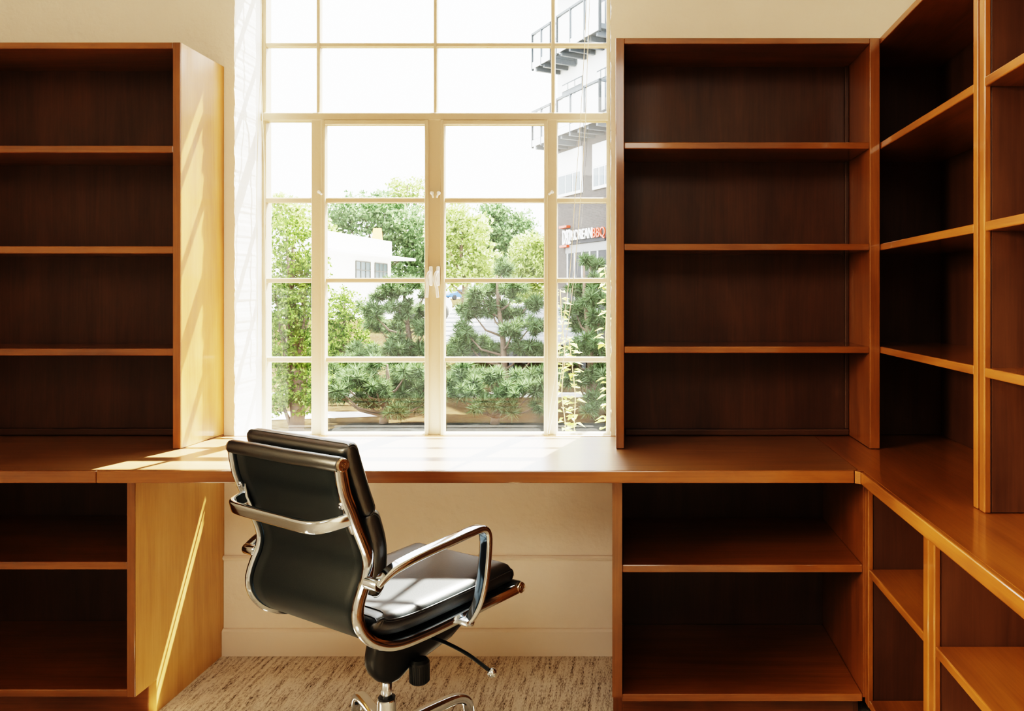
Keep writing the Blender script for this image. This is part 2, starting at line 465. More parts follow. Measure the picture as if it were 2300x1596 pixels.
# --- worktops
t = thing('desk_worktop', 'long varnished wooden desk top running under the window, sunlit', 'desk', (-.7, 2.6, .726))
b = bm_new(); prism(b, [(-2.5, YD+.012), (.605, YD+.012), (.616, YD+.022), (.616, YW-.001), (-.06, YW-.001), (-.06, 2.868), (-1.424, 2.868), (-1.424, YW-.001), (-2.5, YW-.001)], 2, .727, .760)
obj('top_board', b, WDESK, t)
XS = -1.478
b = bm_new(); box(b, -2.5, XS-.0006, YD, YD+.0118, .726, .760, .003, 2); obj('edge_strip', b, WOOD[0], t)
b = bm_new(); box(b, XS+.0006, .604, YD, YD+.0118, .726, .760, .003, 2); obj('edge_strip', b, WOOD[0], t)
b = bm_new(); box(b, -1.424, -.06, 2.900, 2.904, .749, .757, .001); obj('stripe_splitter', b, WOOD[0], t)  # unseen strip added in the gap to split the sun stripe below
t = thing('side_counter', 'varnished wooden counter along the right wall, meeting the desk in the corner', 'counter', (.85, 1.7, .726))
b = bm_new(); prism(b, [(.629, .45), (1.083, .45), (1.083, YW-.001), (.618, YW-.001), (.618, YD+.016), (.629, YD-.002)], 2, .727, .760)
obj('top_board', b, WGOLD[1], t)
b = bm_new(); prism(b, [(.6165, YD+.010), (.605, YD+.0005), (.617, YD-.013), (.6285, YD-.002), (.6285, YD-.001)], 2, .726, .7598)
obj('corner_strip', b, WGOLD[1], t)
b = bm_new(); box(b, .617, .6288, .45, YD-.0135, .726, .760, .003, 2); obj('edge_strip', b, WGOLD[1], t)
# --- lower cabinets
def toe_side(parent, x0, x1, yf, yb, g=2, mat=None):
    b = bm_new(); prism(b, [(yf, .098), (yf, .7255), (yb, .7255), (yb, 0), (yf+.104, 0), (yf+.104, .098)], 0, x0, x1)
    return obj('side_panel', b, mat or WOOD[g], parent)
t = thing('lower_cabinet', 'open wooden cabinet under the desk on the left of the chair', 'cabinet', (-1.95, 2.65, 0))
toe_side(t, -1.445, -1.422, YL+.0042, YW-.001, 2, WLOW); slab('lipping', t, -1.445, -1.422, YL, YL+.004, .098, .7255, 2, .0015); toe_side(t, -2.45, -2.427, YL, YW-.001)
slab('shelf', t, -2.427, -1.445, YL+.002, BK, .460, .4825, 0, .003)
slab('bottom_shelf', t, -2.427, -1.445, YL+.001, BK, .098, .120, 0, .003)
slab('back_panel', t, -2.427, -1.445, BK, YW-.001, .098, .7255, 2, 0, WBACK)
slab('toe_board', t, -2.427, -1.445, YL+.104, YL+.122, 0.001, .098, 0, .001)
t = thing('lower_cabinet', 'open wooden cabinet under the desk right of the chair', 'cabinet', (.3, 2.65, 0))
toe_side(t, -.063, -.035, YL, YW-.001); toe_side(t, .650, .664, YL, YW-.001)
slab('shelf', t, -.035, .650, YL+.002, BK, .452, .4745, 0, .003)
slab('bottom_shelf', t, -.035, .650, YL+.001, BK, .085, .107, 0, .003)
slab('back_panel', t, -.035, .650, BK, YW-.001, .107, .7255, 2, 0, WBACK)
slab('toe_board', t, -.035, .650, YL+.104, YL+.122, 0.001, .085, 0, .001)
XQ = .655
def right_lower(label, y0, y1):
    t = thing('lower_cabinet', label, 'cabinet', (.86, (y0+y1)/2, 0))
    for ya, yb in ((y0, y0+.033), (y1-.033, y1)):
        b = bm_new(); prism(b, [(XQ+.016, .09), (XQ+.016, .7255), (XB, .7255), (XB, 0), (XQ+.10, 0), (XQ+.10, .09)], 1, ya+.002, yb-.002)
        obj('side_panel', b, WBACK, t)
        slab('lipping', t, XQ, XQ+.0155, ya, yb, .085, .7255, 2, .003, WGOLD[2])
    slab('shelf', t, XQ+.002, XB-.012, y0+.0335, y1-.0335, .453, .4745, 1, .003, WGOLD[1])
    slab('bottom_shelf', t, XQ+.002, XB-.012, y0+.0335, y1-.0335, .085, .107, 1, .003, WGOLD[1])
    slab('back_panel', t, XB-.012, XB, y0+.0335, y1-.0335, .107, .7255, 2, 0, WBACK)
    slab('toe_board', t, XQ+.10, XQ+.118, y0+.0335, y1-.0335, .001, .085, 1, .001)
right_lower('narrow open wooden cabinet under the right counter, next to the corner', 1.872, 2.386)
right_lower('open wooden cabinet under the right counter at the edge of the photo', .75, 1.868)

# ================================================================== OFFICE CHAIR
TH = math.radians(33.5)
ch = thing('office_chair', 'black leather office chair with polished metal arms, pushed to the desk', 'chair', (-.633, 2.144, 0), -TH)
PROF = [(-.2913, .872), (-.281, .818), (-.263, .772), (-.248, .735), (-.2335, .702), (-.221, .670), (-.2170, .644), (-.2225, .616), (-.2335, .593), (-.2425, .570), (-.2465, .548), (-.243, .524), (-.231, .499), (-.208, .474), (-.176, .455), (-.145, .445), (-.108, .4405), (-.047, .4395), (.010, .4410), (.070, .4435), (.150, .448), (.275, .4527)]
SPR = spline([(0, p[0], p[1]) for p in PROF], 4)
HW = .2
def lobj(name, b, mat, parent=ch, **k): return obj(name, b, mat, parent, local=True, **k)
# side frames: a flat outer rail with a rounded rear bead
fr_prof = [(.011, -.011), (.0125, -.004), (.009, 0), (.0125, .004), (.011, .011), (.004, .0125), (-.004, .011), (-.0115, .0075), (-.013, 0), (-.0115, -.0075), (-.004, -.011), (.004, -.0125)]
fr_prof = [(p[0]*.95, p[1]*.85) for p in fr_prof]
for s in (1, -1):
    b = bm_new(); sweep(b, [(s*HW, p.y, p.z) for p in SPR], fr_prof, up=(1, 0, 0))
    lobj('side_frame', b, CHROME, autosmooth=40)
# rolled top and front edges with end caps
for nm, (v, z) in (('top_roll', (-.2913, .8795)), ('front_roll', (.278, .4545))):
    b = bm_new(); n = 20; w = .205
    path = [(-w, v, z), (-w+.004, v, z), (-.1, v, z), (0, v, z-.001), (.1, v, z), (w-.004, v, z), (w, v, z)]
    tube(b, path, .0168, 20, [.9, 1, 1, 1, 1, 1, .9])
    ro = lobj(nm, b, LEATHER)
    for s in (1, -1):
        b = bm_new()
        lathe(b, [(.0150, 0), (.0150, .006), (.0135, .0085), (.0115, .0085), (.0105, .0065), (.0075, .0065), (.0065, .0085), (.005, .0085), (.0045, .007), (.0025, .007), (.002, .009), (.0005, .0092)], (s*.203, v, z), (s, 0, 0), 28)
        lobj('end_cap', b, BRONZE, ro, autosmooth=30)
# sling: thin leather skin between the frames
def skin(bm, prof, hw, th, off=0.0, nu=10, sag=.0):
    rows = []
    for i, p in enumerate(prof):
        t = (prof[min(i+1, len(prof)-1)]-prof[max(i-1, 0)]).normalized()
        nrm = Vector((0, t.z, -t.y))           # towards the sitter
        if nrm.y < 0 and abs(nrm.y) > abs(nrm.z): nrm = -nrm
        if abs(nrm.z) >= abs(nrm.y) and nrm.z < 0: nrm = -nrm
        rows.append((p, nrm))
    A, B = [], []
    for p, n_ in rows:
        A.append([bm.verts.new(Vector((hw*(2*j/nu-1), p.y, p.z))+n_*(off-sag*(1-(2*j/nu-1)**2))) for j in range(nu+1)])
        B.append([bm.verts.new(Vector((hw*(2*j/nu-1), p.y, p.z))+n_*(off+th-sag*(1-(2*j/nu-1)**2))) for j in range(nu+1)])
    m = len(rows)
    for i in range(m-1):
        for j in range(nu):
            bm.faces.new([A[i][j], A[i][j+1], A[i+1][j+1], A[i+1][j]]).smooth = True
            bm.faces.new([B[i][j], B[i+1][j], B[i+1][j+1], B[i][j+1]]).smooth = True
        bm.faces.new([A[i][0], A[i+1][0], B[i+1][0], B[i][0]]); bm.faces.new([A[i][nu], B[i][nu], B[i+1][nu], A[i+1][nu]])
    for j in range(nu):
        bm.faces.new([A[0][j], B[0][j], B[0][j+1], A[0][j+1]]); bm.faces.new([A[-1][j], A[-1][j+1], B[-1][j+1], B[-1][j]])
b = bm_new(); skin(b, SPR, .188, .006, -.002); lobj('sling', b, SLING)
# padded cushions: puffed boxes that follow a curve
def pad(bm, curve, hw, thick, flat=.35, nu=22, nt=7, edge=.016, endr=.014):
    """curve: rear mid-line points; the pad grows 'thick' towards the sitter with rounded edges"""
    C = [Vector(p) for p in curve]; L = [0]
    for i in range(1, len(C)): L.append(L[-1]+(C[i]-C[i-1]).length)
    tot = L[-1]
    fr, bk = [], []
    def puff(d):
        d = min(d, edge*2.2)/(edge*2.2)
        return math.sqrt(max(0, 1-(1-d)**2))
    us = [math.sin((j/nu-.5)*math.pi)*.35+(2*j/nu-1)*.65 for j in range(nu+1)]
    for i, p in enumerate(C):
        t = (C[min(i+1, len(C)-1)]-C[max(i-1, 0)]).normalized()
        n_ = Vector((0, t.z, -t.y))
        if (n_.y < 0 and abs(n_.y) > abs(n_.z)) or (abs(n_.z) >= abs(n_.y) and n_.z < 0): n_ = -n_
        ra, rb = [], []
        for u in us:
            x = u*hw; d = hw-abs(x); de = min(L[i], tot-L[i])
            k = min(puff(max(d, 0)), 1); ke = math.sqrt(max(0, 1-(1-min(de/endr, 1))**2)); crown = .10*(1-u*u)*math.sin(math.pi*L[i]/tot)
            h = thick*(.74+.26*k+crown)*(.52+.48*ke)
            ra.append(bm.verts.new(p+Vector((x, 0, 0))+n_*h)); rb.append(bm.verts.new(p+Vector((x, 0, 0))+n_*(thick*(.14*(1-k)+.26*(1-ke)))))
        fr.append(ra); bk.append(rb)
    m = len(C)
    for i in range(m-1):
        for j in range(nu):
            bm.faces.new([fr[i][j], fr[i][j+1], fr[i+1][j+1], fr[i+1][j]]).smooth = True
            bm.faces.new([bk[i][j], bk[i+1][j], bk[i+1][j+1], bk[i][j+1]]).smooth = True
        bm.faces.new([fr[i][0], fr[i+1][0], bk[i+1][0], bk[i][0]]).smooth = True
        bm.faces.new([fr[i][nu], bk[i][nu], bk[i+1][nu], fr[i+1][nu]]).smooth = True
    for j in range(nu):
        bm.faces.new([fr[0][j], bk[0][j], bk[0][j+1], fr[0][j+1]]).smooth = True
        bm.faces.new([fr[-1][j], fr[-1][j+1], bk[-1][j+1], bk[-1][j]]).smooth = True
    return fr
def seam(bm, loop, r=.0016): tube(bm, loop, r, 6)
def pad_part(name, curve, hw, thick, ncurve=5, edge=.016):
    c = spline(curve, ncurve)
    # denser sampling near the two ends so the rolled edges read round
    b = bm_new(); fr = pad(b, c, hw, thick, edge=edge)
    side = [v.co.copy() for v in [r[-1] for r in fr]]; side2 = [v.co.copy() for v in [r[0] for r in fr]]
    first = [v.co.copy() for v in fr[0]]; last = [v.co.copy() for v in fr[-1]]
    o = lobj(name, b, LEATHER)
    b = bm_new(); lp = first+side[1:]+last[::-1][1:]+side2[::-1][1:]
    seam(b, lp); lobj('piping', b, LEATHER, o)
    # stitches
    for line in (side, side2):
        b = bm_new()
        for i in range(len(line)-1):
            for k in range(5):
                p = line[i].lerp(line[i+1], k/5); q = line[i].lerp(line[i+1], k/5+.11)
                o_ = Vector((.0012 if p.x > 0 else -.0012, 0, -.004))
                if (q-p).length > 1e-4: tube(b, [p+o_, q+o_], .0008, 4)
        lobj('stitching', b, STITCH, o)
    return o
pad_part('upper_back_pad', [(0, -.276, .905), (0, -.2715, .8955), (0, -.264, .872), (0, -.252, .835), (0, -.238, .795), (0, -.226, .763), (0, -.222, .753), (0, -.2195, .746)], .188, .046, 5, .012)
pad_part('lower_back_pad', [(0, -.2215, .742), (0, -.2175, .734), (0, -.210, .712), (0, -.201, .680), (0, -.1975, .652), (0, -.199, .625), (0, -.207, .597), (0, -.2105, .586), (0, -.2140, .578)], .188, .052, 5, .012)
pad_part('seat_cushion', [(0, -.205, .500), (0, -.198, .488), (0, -.185, .476), (0, -.160, .465), (0, -.120, .4580), (0, -.060, .4555), (0, .010, .4565), (0, .080, .459), (0, .150, .462), (0, .215, .466), (0, .245, .468), (0, .262, .4685), (0, .270, .469)], .190, .052, 5, .014)
# arms
for s in (1, -1):
    u = s*.243
    path = [(u, -.232, .612), (u, -.218, .622), (u, -.193, .634), (u, -.160, .642), (u, -.10, .6500), (u, -.02, .6570), (u, .050, .6630), (u, .078, .6640), (u, .094, .6600), (u, .104, .648), (u, .107, .625), (u, .103, .58), (u, .094, .525), (s*.240, .082, .482), (s*.233, .068, .452), (s*.226, .062, .440)]
    sp = spline(path, 5)
    def sc(p):
        return 1.0
    b = bm_new()
    n = len(sp); scl = [.72+.28*min(1, i/14) if i < 14 else (1 if i < 58 else max(.7, 1-.3*(i-58)/(n-58))) for i in range(n)]
    sweep(b, sp, rrect(.019, .036, .008, 4), up=(1, 0, 0), scale=scl)
    ar = lobj('armrest', b, CHROME, autosmooth=50)
    b = bm_new(); lathe(b, [(.011, 0), (.0135, .003), (.0135, .042), (.012, .045), (.0045, .045), (.004, .047), (.001, .047)], (s*.205, -.2285, .612), (s, 0, 0), 20)
    lobj('pivot', b, CHROME, ar, autosmooth=35)
    b = bm_new(); box(b, min(s*.196, s*.236), max(s*.196, s*.236), .048, .076, .428, .444, .004, 2)
    lathe(b, [(.006, 0), (.006, .004), (.001, .005)], (s*.236, .062, .434), (s, 0, 0), 12)
    lobj('foot_bracket', b, BRUSH, ar, autosmooth=35)
# lumbar bar behind the back with four bolts
b = bm_new()
lp = [(-.192, -.262, .757), (-.188, -.285, .752), (-.172, -.309, .748), (-.140, -.320, .746), (-.05, -.323, .745), (.05, -.326, .745), (.125, -.328, .745), (.158, -.320, .746), (.178, -.300, .750), (.194, -.262, .757)]
sweep(b, spline(lp, 6), rrect(.014, .030, .005, 3), up=(0, -.25, 1))
lb = lobj('back_bar', b, CHROME, autosmooth=45)
for s in (1, -1):
    b = bm_new()
    sweep(b, [(s*.190, -.272, .79), (s*.190, -.266, .757), (s*.190, -.250, .722)], rrect(.008, .018, .003), up=(1, 0, 0))
    for v, z in ((-.284, .788), (-.252, .726)):
        lathe(b, [(.0085, 0), (.0085, .004), (.006, .007), (.003, .007), (.002, .005), (.0005, .005)], (s*.188, v+.006, z), (0, -.97, -.25), 16)
    lobj('bolt_bracket', b, BRUSH, lb, autosmooth=35)
# seat cross stretchers
b = bm_new()
for v in (-.02, .16):
    sweep(b, spline([(-.198, v, .440), (-.12, v, .428), (0, v, .422), (.12, v, .428), (.198, v, .440)], 5), rrect(.012, .030, .004), up=(0, 1, 0))
lobj('stretcher', b, BRUSH, autosmooth=45)
# tilt mechanism
def loft(bm, secs, n=20, ex=3.0):
    """secs: (v, zlo, zhi, halfwidth) super-ellipse sections"""
    rings = []
    for v, z0, z1, hw in secs:
        r = []
        for i in range(n):
            a = 2*math.pi*i/n; c, s_ = math.cos(a), math.sin(a)
            x = hw*math.copysign(abs(c)**(2/ex), c); z = (z0+z1)/2+(z1-z0)/2*math.copysign(abs(s_)**(2/ex), s_)
            r.append(bm.verts.new((x, v, z)))
        rings.append(r)
    for i in range(len(rings)-1):
        for j in range(n): bm.faces.new([rings[i][j], rings[i][(j+1) % n], rings[i+1][(j+1) % n], rings[i+1][j]]).smooth = True
    bm.faces.new(rings[0][::-1]); bm.faces.new(rings[-1])
b = bm_new()
loft(b, [(-.056, .318, .326, .008), (-.053, .302, .345, .020), (-.044, .284, .368, .028), (-.026, .264, .386, .033), (0, .252, .402, .035), (.024, .252, .410, .036), (.050, .268, .415, .040), (.12, .287, .418, .048), (.19, .306, .420, .052), (.225, .325, .420, .050), (.240, .350, .418, .044), (.246, .375, .410, .03)])
mech = lobj('tilt_mechanism', b, PLASTIC)
b = bm_new()
# pale round maker's mark and a small slot on the housing
def mark_pt(a, r): 
    return (.0345+0.0015, .006+r*math.cos(a), .352+r*math.sin(a))
sweep(b, [mark_pt(math.radians(40+300*i/24), .0085*(1-.25*i/24)) for i in range(25)], circ(.0011, 6))
sweep(b, [mark_pt(math.radians(250+330*i/16), .004) for i in range(17)], circ(.0009, 6))
lobj('emblem', b, STITCH, mech)
b = bm_new(); lathe(b, [(.020, 0), (.023, .003), (.0245, .02), (.0255, .055), (.020, .062)], (.055, .060, .243), (0, 0, 1), 28)
for i in range(28):
    a = 2*math.pi*i/28; box(b, .055+.0245*math.cos(a)-.0012, .055+.0245*math.cos(a)+.0012, .060+.0245*math.sin(a)-.0012, .060+.0245*math.sin(a)+.0012, .248, .292, .0004)
lobj('tension_knob', b, PLASTIC, mech, autosmooth=35)
b = bm_new(); tube(b, spline([(.045, .11, .340), (.10, .108, .340), (.19, .098, .334), (.285, .081, .320)], 6), .0048, 10)
lv = lobj('height_lever', b, PLASTIC, mech)
b = bm_new(); ball(b, (.288, .0805, .3195), .0115, 3); lobj('lever_ball', b, CHROME, lv)
# gas column + hub
b = bm_new(); lathe(b, [(.0135, .19), (.0135, .268)], n=24); col_ = lobj('gas_column', b, BRUSH)
b = bm_new(); lathe(b, [(.030, .075), (.030, .085), (.024, .095), (.0235, .205), (.022, .212), (.018, .214), (.016, .212), (.0155, .20)], n=28)
hub = lobj('hub', b, CHROME, autosmooth=35)
b = bm_new(); lathe(b, [(.0215, .212), (.0215, .217), (.0145, .219)], n=24); lobj('collar', b, PLASTIC, hub, autosmooth=35)
# five star base with castors (angles in world minus chair yaw)
base = []
for k in range(5):
    aw = math.radians(52+72*k)+TH
    d = Vector((math.cos(aw), math.sin(aw), 0)); perp = Vector((-d.y, d.x, 0))
    b = bm_new()
    path = [d*.018+Vector((0, 0, .125)), d*.06+Vector((0, 0, .128)), d*.12+Vector((0, 0, .130)), d*.18+Vector((0, 0, .130)), d*.225+Vector((0, 0, .127)), d*.255+Vector((0, 0, .115)), d*.270+Vector((0, 0, .095)), d*.274+Vector((0, 0, .072))]
    sp = spline(path, 5)
    sweep(b, sp, rrect(.028, .030, .009, 3), up=tuple(perp), scale=[1.1-.25*i/len(sp) for i in range(len(sp))])
    lg = lobj('base_leg', b, CHROME, autosmooth=50)
    b = bm_new()
    c = d*.274
    for s in (-1, 1):
        lathe(b, [(.010, 0), (.026, .002), (.0275, .005), (.0275, .015), (.025, .018)], tuple(c+perp*(s*.004)+Vector((0, 0, .0276))), tuple(perp*s), 22)
    tube(b, [c+Vector((0, 0, .028)), c+Vector((0, 0, .076))], .006, 10)
    lathe(b, [(.02, .044), (.024, .05), (.022, .058), (.012, .064)], tuple(c), (0, 0, 1), 18)
    lobj('castor', b, PLASTIC, lg, autosmooth=35)

# ================================================================== BLIND CORDS
CORD = simple('cord', (.72, .66, .52), .7)
def cord(label, paths, r=.0014):
    b = bm_new()
    for p in paths: tube(b, spline(p, 8), r, 6)
    o = obj('blind_cord', b, CORD)
    tag(o, label, 'cord')
yc = 3.07
cord('thin pale blind cord hanging in front of the right window panes', [
    [at(1319, -160, yc), at(1317, 0, yc), at(1311, 140, yc), at(1303, 280, yc), at(1291, 450, yc), at(1281, 600, yc), at(1270, 690, yc), at(1255, 800, yc), at(1240, 890, yc), at(1229, 972, yc)],
    [at(1325, -160, yc), at(1324, 0, yc), at(1319, 150, yc), at(1314, 290, yc), at(1303, 460, yc), at(1291, 600, yc), at(1281, 690, yc), at(1262, 830, yc), at(1247, 905, yc), at(1233, 974, yc)]])
cord('thin pale blind cord hanging beside the left window frame', [
    [at(587, -160, yc), at(586, 60, yc), at(585, 165, yc), at(580, 280, yc), at(577, 420, yc), at(578, 600, yc), at(578, 800, yc)],
    [at(585, 165, yc), at(590, 280, yc), at(594, 380, yc), at(595, 520, yc), at(597, 700, yc), at(598, 965, yc)]])

# ================================================================== OUTSIDE
GZ = -1.2
def groundmat():
    m, nt, out = newmat('outdoor_ground')
    b = N(nt, 'ShaderNodeBsdfPrincipled', Roughness=.9); b.inputs['Specular IOR Level'].default_value = 0
    tc = N(nt, 'ShaderNodeTexCoord')
    n = N(nt, 'ShaderNodeTexNoise', Scale=.35, Detail=6); nt.links.new(tc.outputs['Object'], n.inputs['Vector'])
    n2 = N(nt, 'ShaderNodeTexNoise', Scale=9, Detail=4); nt.links.new(tc.outputs['Object'], n2.inputs['Vector'])
    mx = N(nt, 'ShaderNodeMix'); mx.data_type = 'FLOAT'; mx.inputs[0].default_value = .35
    nt.links.new(n.outputs['Fac'], mx.inputs[2]); nt.links.new(n2.outputs['Fac'], mx.inputs[3])
    r = ramp(nt, mx.outputs[0], [(.35, (.016, .011, .006)), (.5, (.045, .031, .017)), (.65, (.07, .066, .028))])
    nt.links.new(r.outputs['Color'], b.inputs['Base Color']); nt.links.new(b.outputs['BSDF'], out.inputs['Surface'])
    return m
b = bm_new()
# flat near the house, rising gently to a car park at the back
prof = [(3.3, GZ), (16, GZ), (24, GZ+.1), (34, .2), (60, .60), (140, .85)]
for i in range(len(prof)-1):
    (ya, za), (yb, zb) = prof[i], prof[i+1]
    b.faces.new([b.verts.new(p) for p in ((-70, ya, za), (60, ya, za), (60, yb, zb), (-70, yb, zb))])
struct('ground', b, groundmat(), 'mulch and grass ground outside the window')
def gz(y):
    for i in range(len(prof)-1):
        (ya, za), (yb, zb) = prof[i], prof[i+1]
        if ya <= y <= yb: return za+(zb-za)*(y-ya)/(yb-ya)
    return prof[-1][1]
CONC = simple('pale_concrete', (.45, .43, .40), .8, var=.06, spec=0)
MIRRORED = simple('dark_mirrored_room', (.013, .0145, .014), .9, bump=.8, bscale=10, var=.6, vscale=14, spec=0)  # dark bed stands in for the room's reflection in the lower panes
b = bm_new(); vs = [b.verts.new(p) for p in ((-9.5, 15.9, GZ+.02), (-9.5, 17.0, GZ+.02), (-5.2, 18.3, GZ+.02), (-4.9, 17.0, GZ+.02), (-6.0, 16.7, GZ+.02))]; b.faces.new(vs)
struct('path_1', b, CONC, 'pale concrete path outside, left of the pines')
b = bm_new(); vs = [b.verts.new(p) for p in ((-6.0, 13.4, GZ+.01), (1, 13.4, GZ+.01), (1, 16.1, GZ+.01), (-5.4, 16.1, GZ+.01))]; b.faces.new(vs)
struct('ground_mirrored_room', b, MIRRORED, 'dark ground strip standing in for the room mirrored in the panes')
b = bm_new(); vs = [b.verts.new(p) for p in ((-40, 36, .25), (20, 36, .25), (20, 52, .52), (-40, 52, .52))]; b.faces.new(vs)
struct('road_1', b, CONC, 'sunlit pale car park behind the pines')
# low rail in front of the pines
RAIL = simple('pale_rail', (.70, .66, .60), .6)
t = thing('low_fence', 'low pale rail fence running behind the pine trunks', 'fence', (-3, 18.6, GZ))
b = bm_new(); box(b, -9, 2, 18.56, 18.66, GZ+.20, GZ+.30, .01); obj('rail', b, RAIL, t)
for i in range(9):
    b = bm_new(); x = -8.7+1.3*i; box(b, x-.04, x+.04, 18.56, 18.66, GZ-.02, GZ+.20, .01); obj('post', b, RAIL, t)
# carport
ROOF = simple('ribbed_metal_roof', (.16, .16, .17), .45, .3)
DARK = simple('dark_void', (.03, .03, .035), .8)
t = thing('carport', 'low carport with a grey ribbed metal roof behind the middle pine', 'carport', (-3, 25, gz(25)))
b = bm_new()
zr0, zr1 = H-(768-PY)*23/F, H-(690-PY)*26/F
npt = 9
pts = []
for i in range(npt):
    f = i/(npt-1); y = 23+3*f; z = zr0+(zr1-zr0)*f
    pts += [(y, z), (y+.16, z+.02), (y+.17, z+.06), (y+.30, z+.06)]
pts2 = [(p[0], p[1]-.08) for p in pts[::-1]]
prism(b, pts+pts2, 0, -5.6, -1.2); obj('roof', b, ROOF, t)
for x in (-5.4, -3.4, -1.4):
    for y in (23.2, 26.0):
        b = bm_new(); box(b, x-.06, x+.06, y-.06, y+.06, gz(y)-.02, (zr0 if y < 25 else zr1)-.05, .01); obj('post', b, DARK, t)
b = bm_new(); box(b, -5.5, -1.3, 26.3, 26.4, gz(26)-.05, zr1-.1, .01); obj('shade_sheet', b, DARK, t)  # dark sheet standing in for the shadow under the roof

# ---- cars
def car(label, loc, rz, paint, s=1.0):
    t = thing('car', label, 'car', loc, rz)
    P = simple('car_paint', paint, .25, coat=.6); G = simple('car_glass', (.03, .04, .05), .1); T = simple('car_tyre', (.02, .02, .02), .8)
    b = bm_new()
    prof_ = [(-2.1, .35), (-2.15, .6), (-2.0, .85), (-1.0, .95), (-.55, 1.38), (.7, 1.42), (1.35, 1.0), (2.0, .92), (2.15, .7), (2.1, .35)]
    prism(b, prof_, 1, -.85, .85); bmesh.ops.bevel(b, geom=list(b.edges), offset=.05, segments=2, affect='EDGES'); lobj('body', b, P, t)
    b = bm_new(); prism(b, [(-.95, .97), (-.52, 1.33), (.66, 1.36), (1.22, 1.0)], 1, -.87, .87); lobj('side_window', b, G, t)
    for x in (-1.35, 1.35):
        for y in (-.8, .8):
            b = bm_new(); lathe(b, [(.2, -.1), (.33, -.1), (.33, .1), (.2, .1)], (x, y, .33), (0, 1, 0), 20); lobj('wheel', b, T, t)
    return t
c = at(1030, 672, 110); car('small blue car parked far away between the centre mullion and the open pine', (c.x, c.y, gz(110)), .9, (.01, .09, .30))
c = at(922, 700, 34); car('white car parked on the slope between the round pine and the centre mullion', (c.x, c.y, gz(34)), 1.35, (.85, .85, .85))
c = at(1170, 700, 44); car('silver car parked among the trees to the right', (c.x, c.y, gz(44)), -.3, (.6, .6, .62))

# ---- trees
def rnd_dir():
    z = random.uniform(-1, 1); a = random.uniform(0, 2*math.pi); r = math.sqrt(1-z*z)
    return Vector((r*math.cos(a), r*math.sin(a), z))
def needle_tuft(bm, c, r, n):
    for _ in range(n):
        d = rnd_dir(); d.z = d.z*.8+.25; d.normalize()
        s = d.cross(rnd_dir()).normalized()*r*.055
        l = r*random.uniform(.65, 1.1)
        o = c+d*r*.12
        a = bm.verts.new(o-s); b_ = bm.verts.new(o+s); e = bm.verts.new(c+d*l)
        bm.faces.new([a, b_, e])
def pine(label, cx, cy, height, clumps, tuft=.21, nn=90):
    """clumps: (dx, z, dy) offsets of the foliage pads, in metres above ground"""
    g = gz(cy)
    t = thing('pine_tree', label, 'tree', (cx, cy, g), 0)
    b = bm_new()
    zz = [0, height*.25, height*.5, height*.75, height*.95]
    tube(b, [Vector((.08*math.sin(z*1.7), .05*math.cos(z), z)) for z in zz], .09, 8, [1, .85, .65, .45, .2])
    for dx, z, dy, r in clumps:
        z0 = max(.15, z-.35-.25*abs(dx))
        tube(b, [Vector((.06*math.sin(z0*1.7), 0, z0)), Vector((dx*.5, dy*.5, z0+.25*(z-z0))), Vector((dx*.9, dy*.9, z-.05))], .03, 5, [1, .7, .35])
    lobj('trunk', b, BARK, t)
    b = bm_new()
    for dx, z, dy, r in clumps:
        k = max(6, int(20*r/.4))
        for _ in range(k):
            d = rnd_dir(); q = Vector((dx, dy, z))+Vector((d.x*r, d.y*r, d.z*r*.6))*random.uniform(.35, 1)
            needle_tuft(b, q, tuft*random.uniform(.8, 1.2), nn)
    lobj('foliage', b, PINE, t)
    return t
def px_clumps(cx, cy, lst):
    g = gz(cy); k = cy/F
    return [((px-PX)*k-cx, H-(py-PY)*k-g, random.uniform(-.5, .5), rp*k) for px, py, rp in lst]
Y1 = 18.0; cx = at(915, 0, Y1).x
pine('round green pine in the left casement, its top just above the glazing bar', cx, Y1, 2.9, px_clumps(cx, Y1, [(915, 640, 40), (950, 655, 35), (870, 660, 40), (905, 690, 42), (845, 700, 34), (950, 705, 36), (830, 730, 30), (880, 735, 34), (960, 740, 34), (890, 770, 40), (845, 790, 42), (940, 785, 42), (800, 800, 36), (985, 800, 30), (905, 815, 40)]))
Y2 = 17.6; cx = at(1125, 0, Y2).x
pine('open pine with a visible forked trunk in the right casement', cx, Y2, 3.0, px_clumps(cx, Y2, [(1120, 600, 32), (1115, 645, 40), (1165, 650, 34), (1080, 665, 34), (1190, 680, 28), (1055, 700, 34), (1100, 690, 34), (1145, 700, 34), (1040, 740, 30), (1200, 730, 34), (1160, 740, 26), (1035, 765, 28), (1080, 775, 34), (1120, 785, 30), (1180, 780, 36), (1020, 790, 30), (1215, 790, 24)]))
Y3 = 17.0; cx = at(1320, 0, Y3).x
pine('tall pine filling the narrow panes at the right of the window', cx, Y3, 3.2, px_clumps(cx, Y3, [(1325, 590, 30), (1350, 630, 34), (1300, 650, 36), (1340, 670, 38), (1290, 700, 36), (1350, 720, 38), (1310, 730, 38), (1330, 770, 40), (1290, 790, 34), (1365, 790, 34), (1350, 840, 36), (1300, 850, 32), (1365, 890, 34), (1330, 900, 34)]))
Y4 = 16.0; cx = at(860, 0, Y4).x
pine('low bushy pine in the bottom panes of the left casement', cx, Y4, 1.2, px_clumps(cx, Y4, [(770, 865, 36), (740, 840, 30), (830, 825, 34), (930, 830, 34), (970, 860, 34), (810, 850, 36), (850, 870, 40), (900, 850, 40), (880, 890, 40), (930, 880, 36), (820, 900, 34), (950, 910, 34), (755, 890, 26), (900, 920, 26), (985, 890, 30)]), .20)
Y5 = 15.9; cx = at(1110, 0, Y5).x
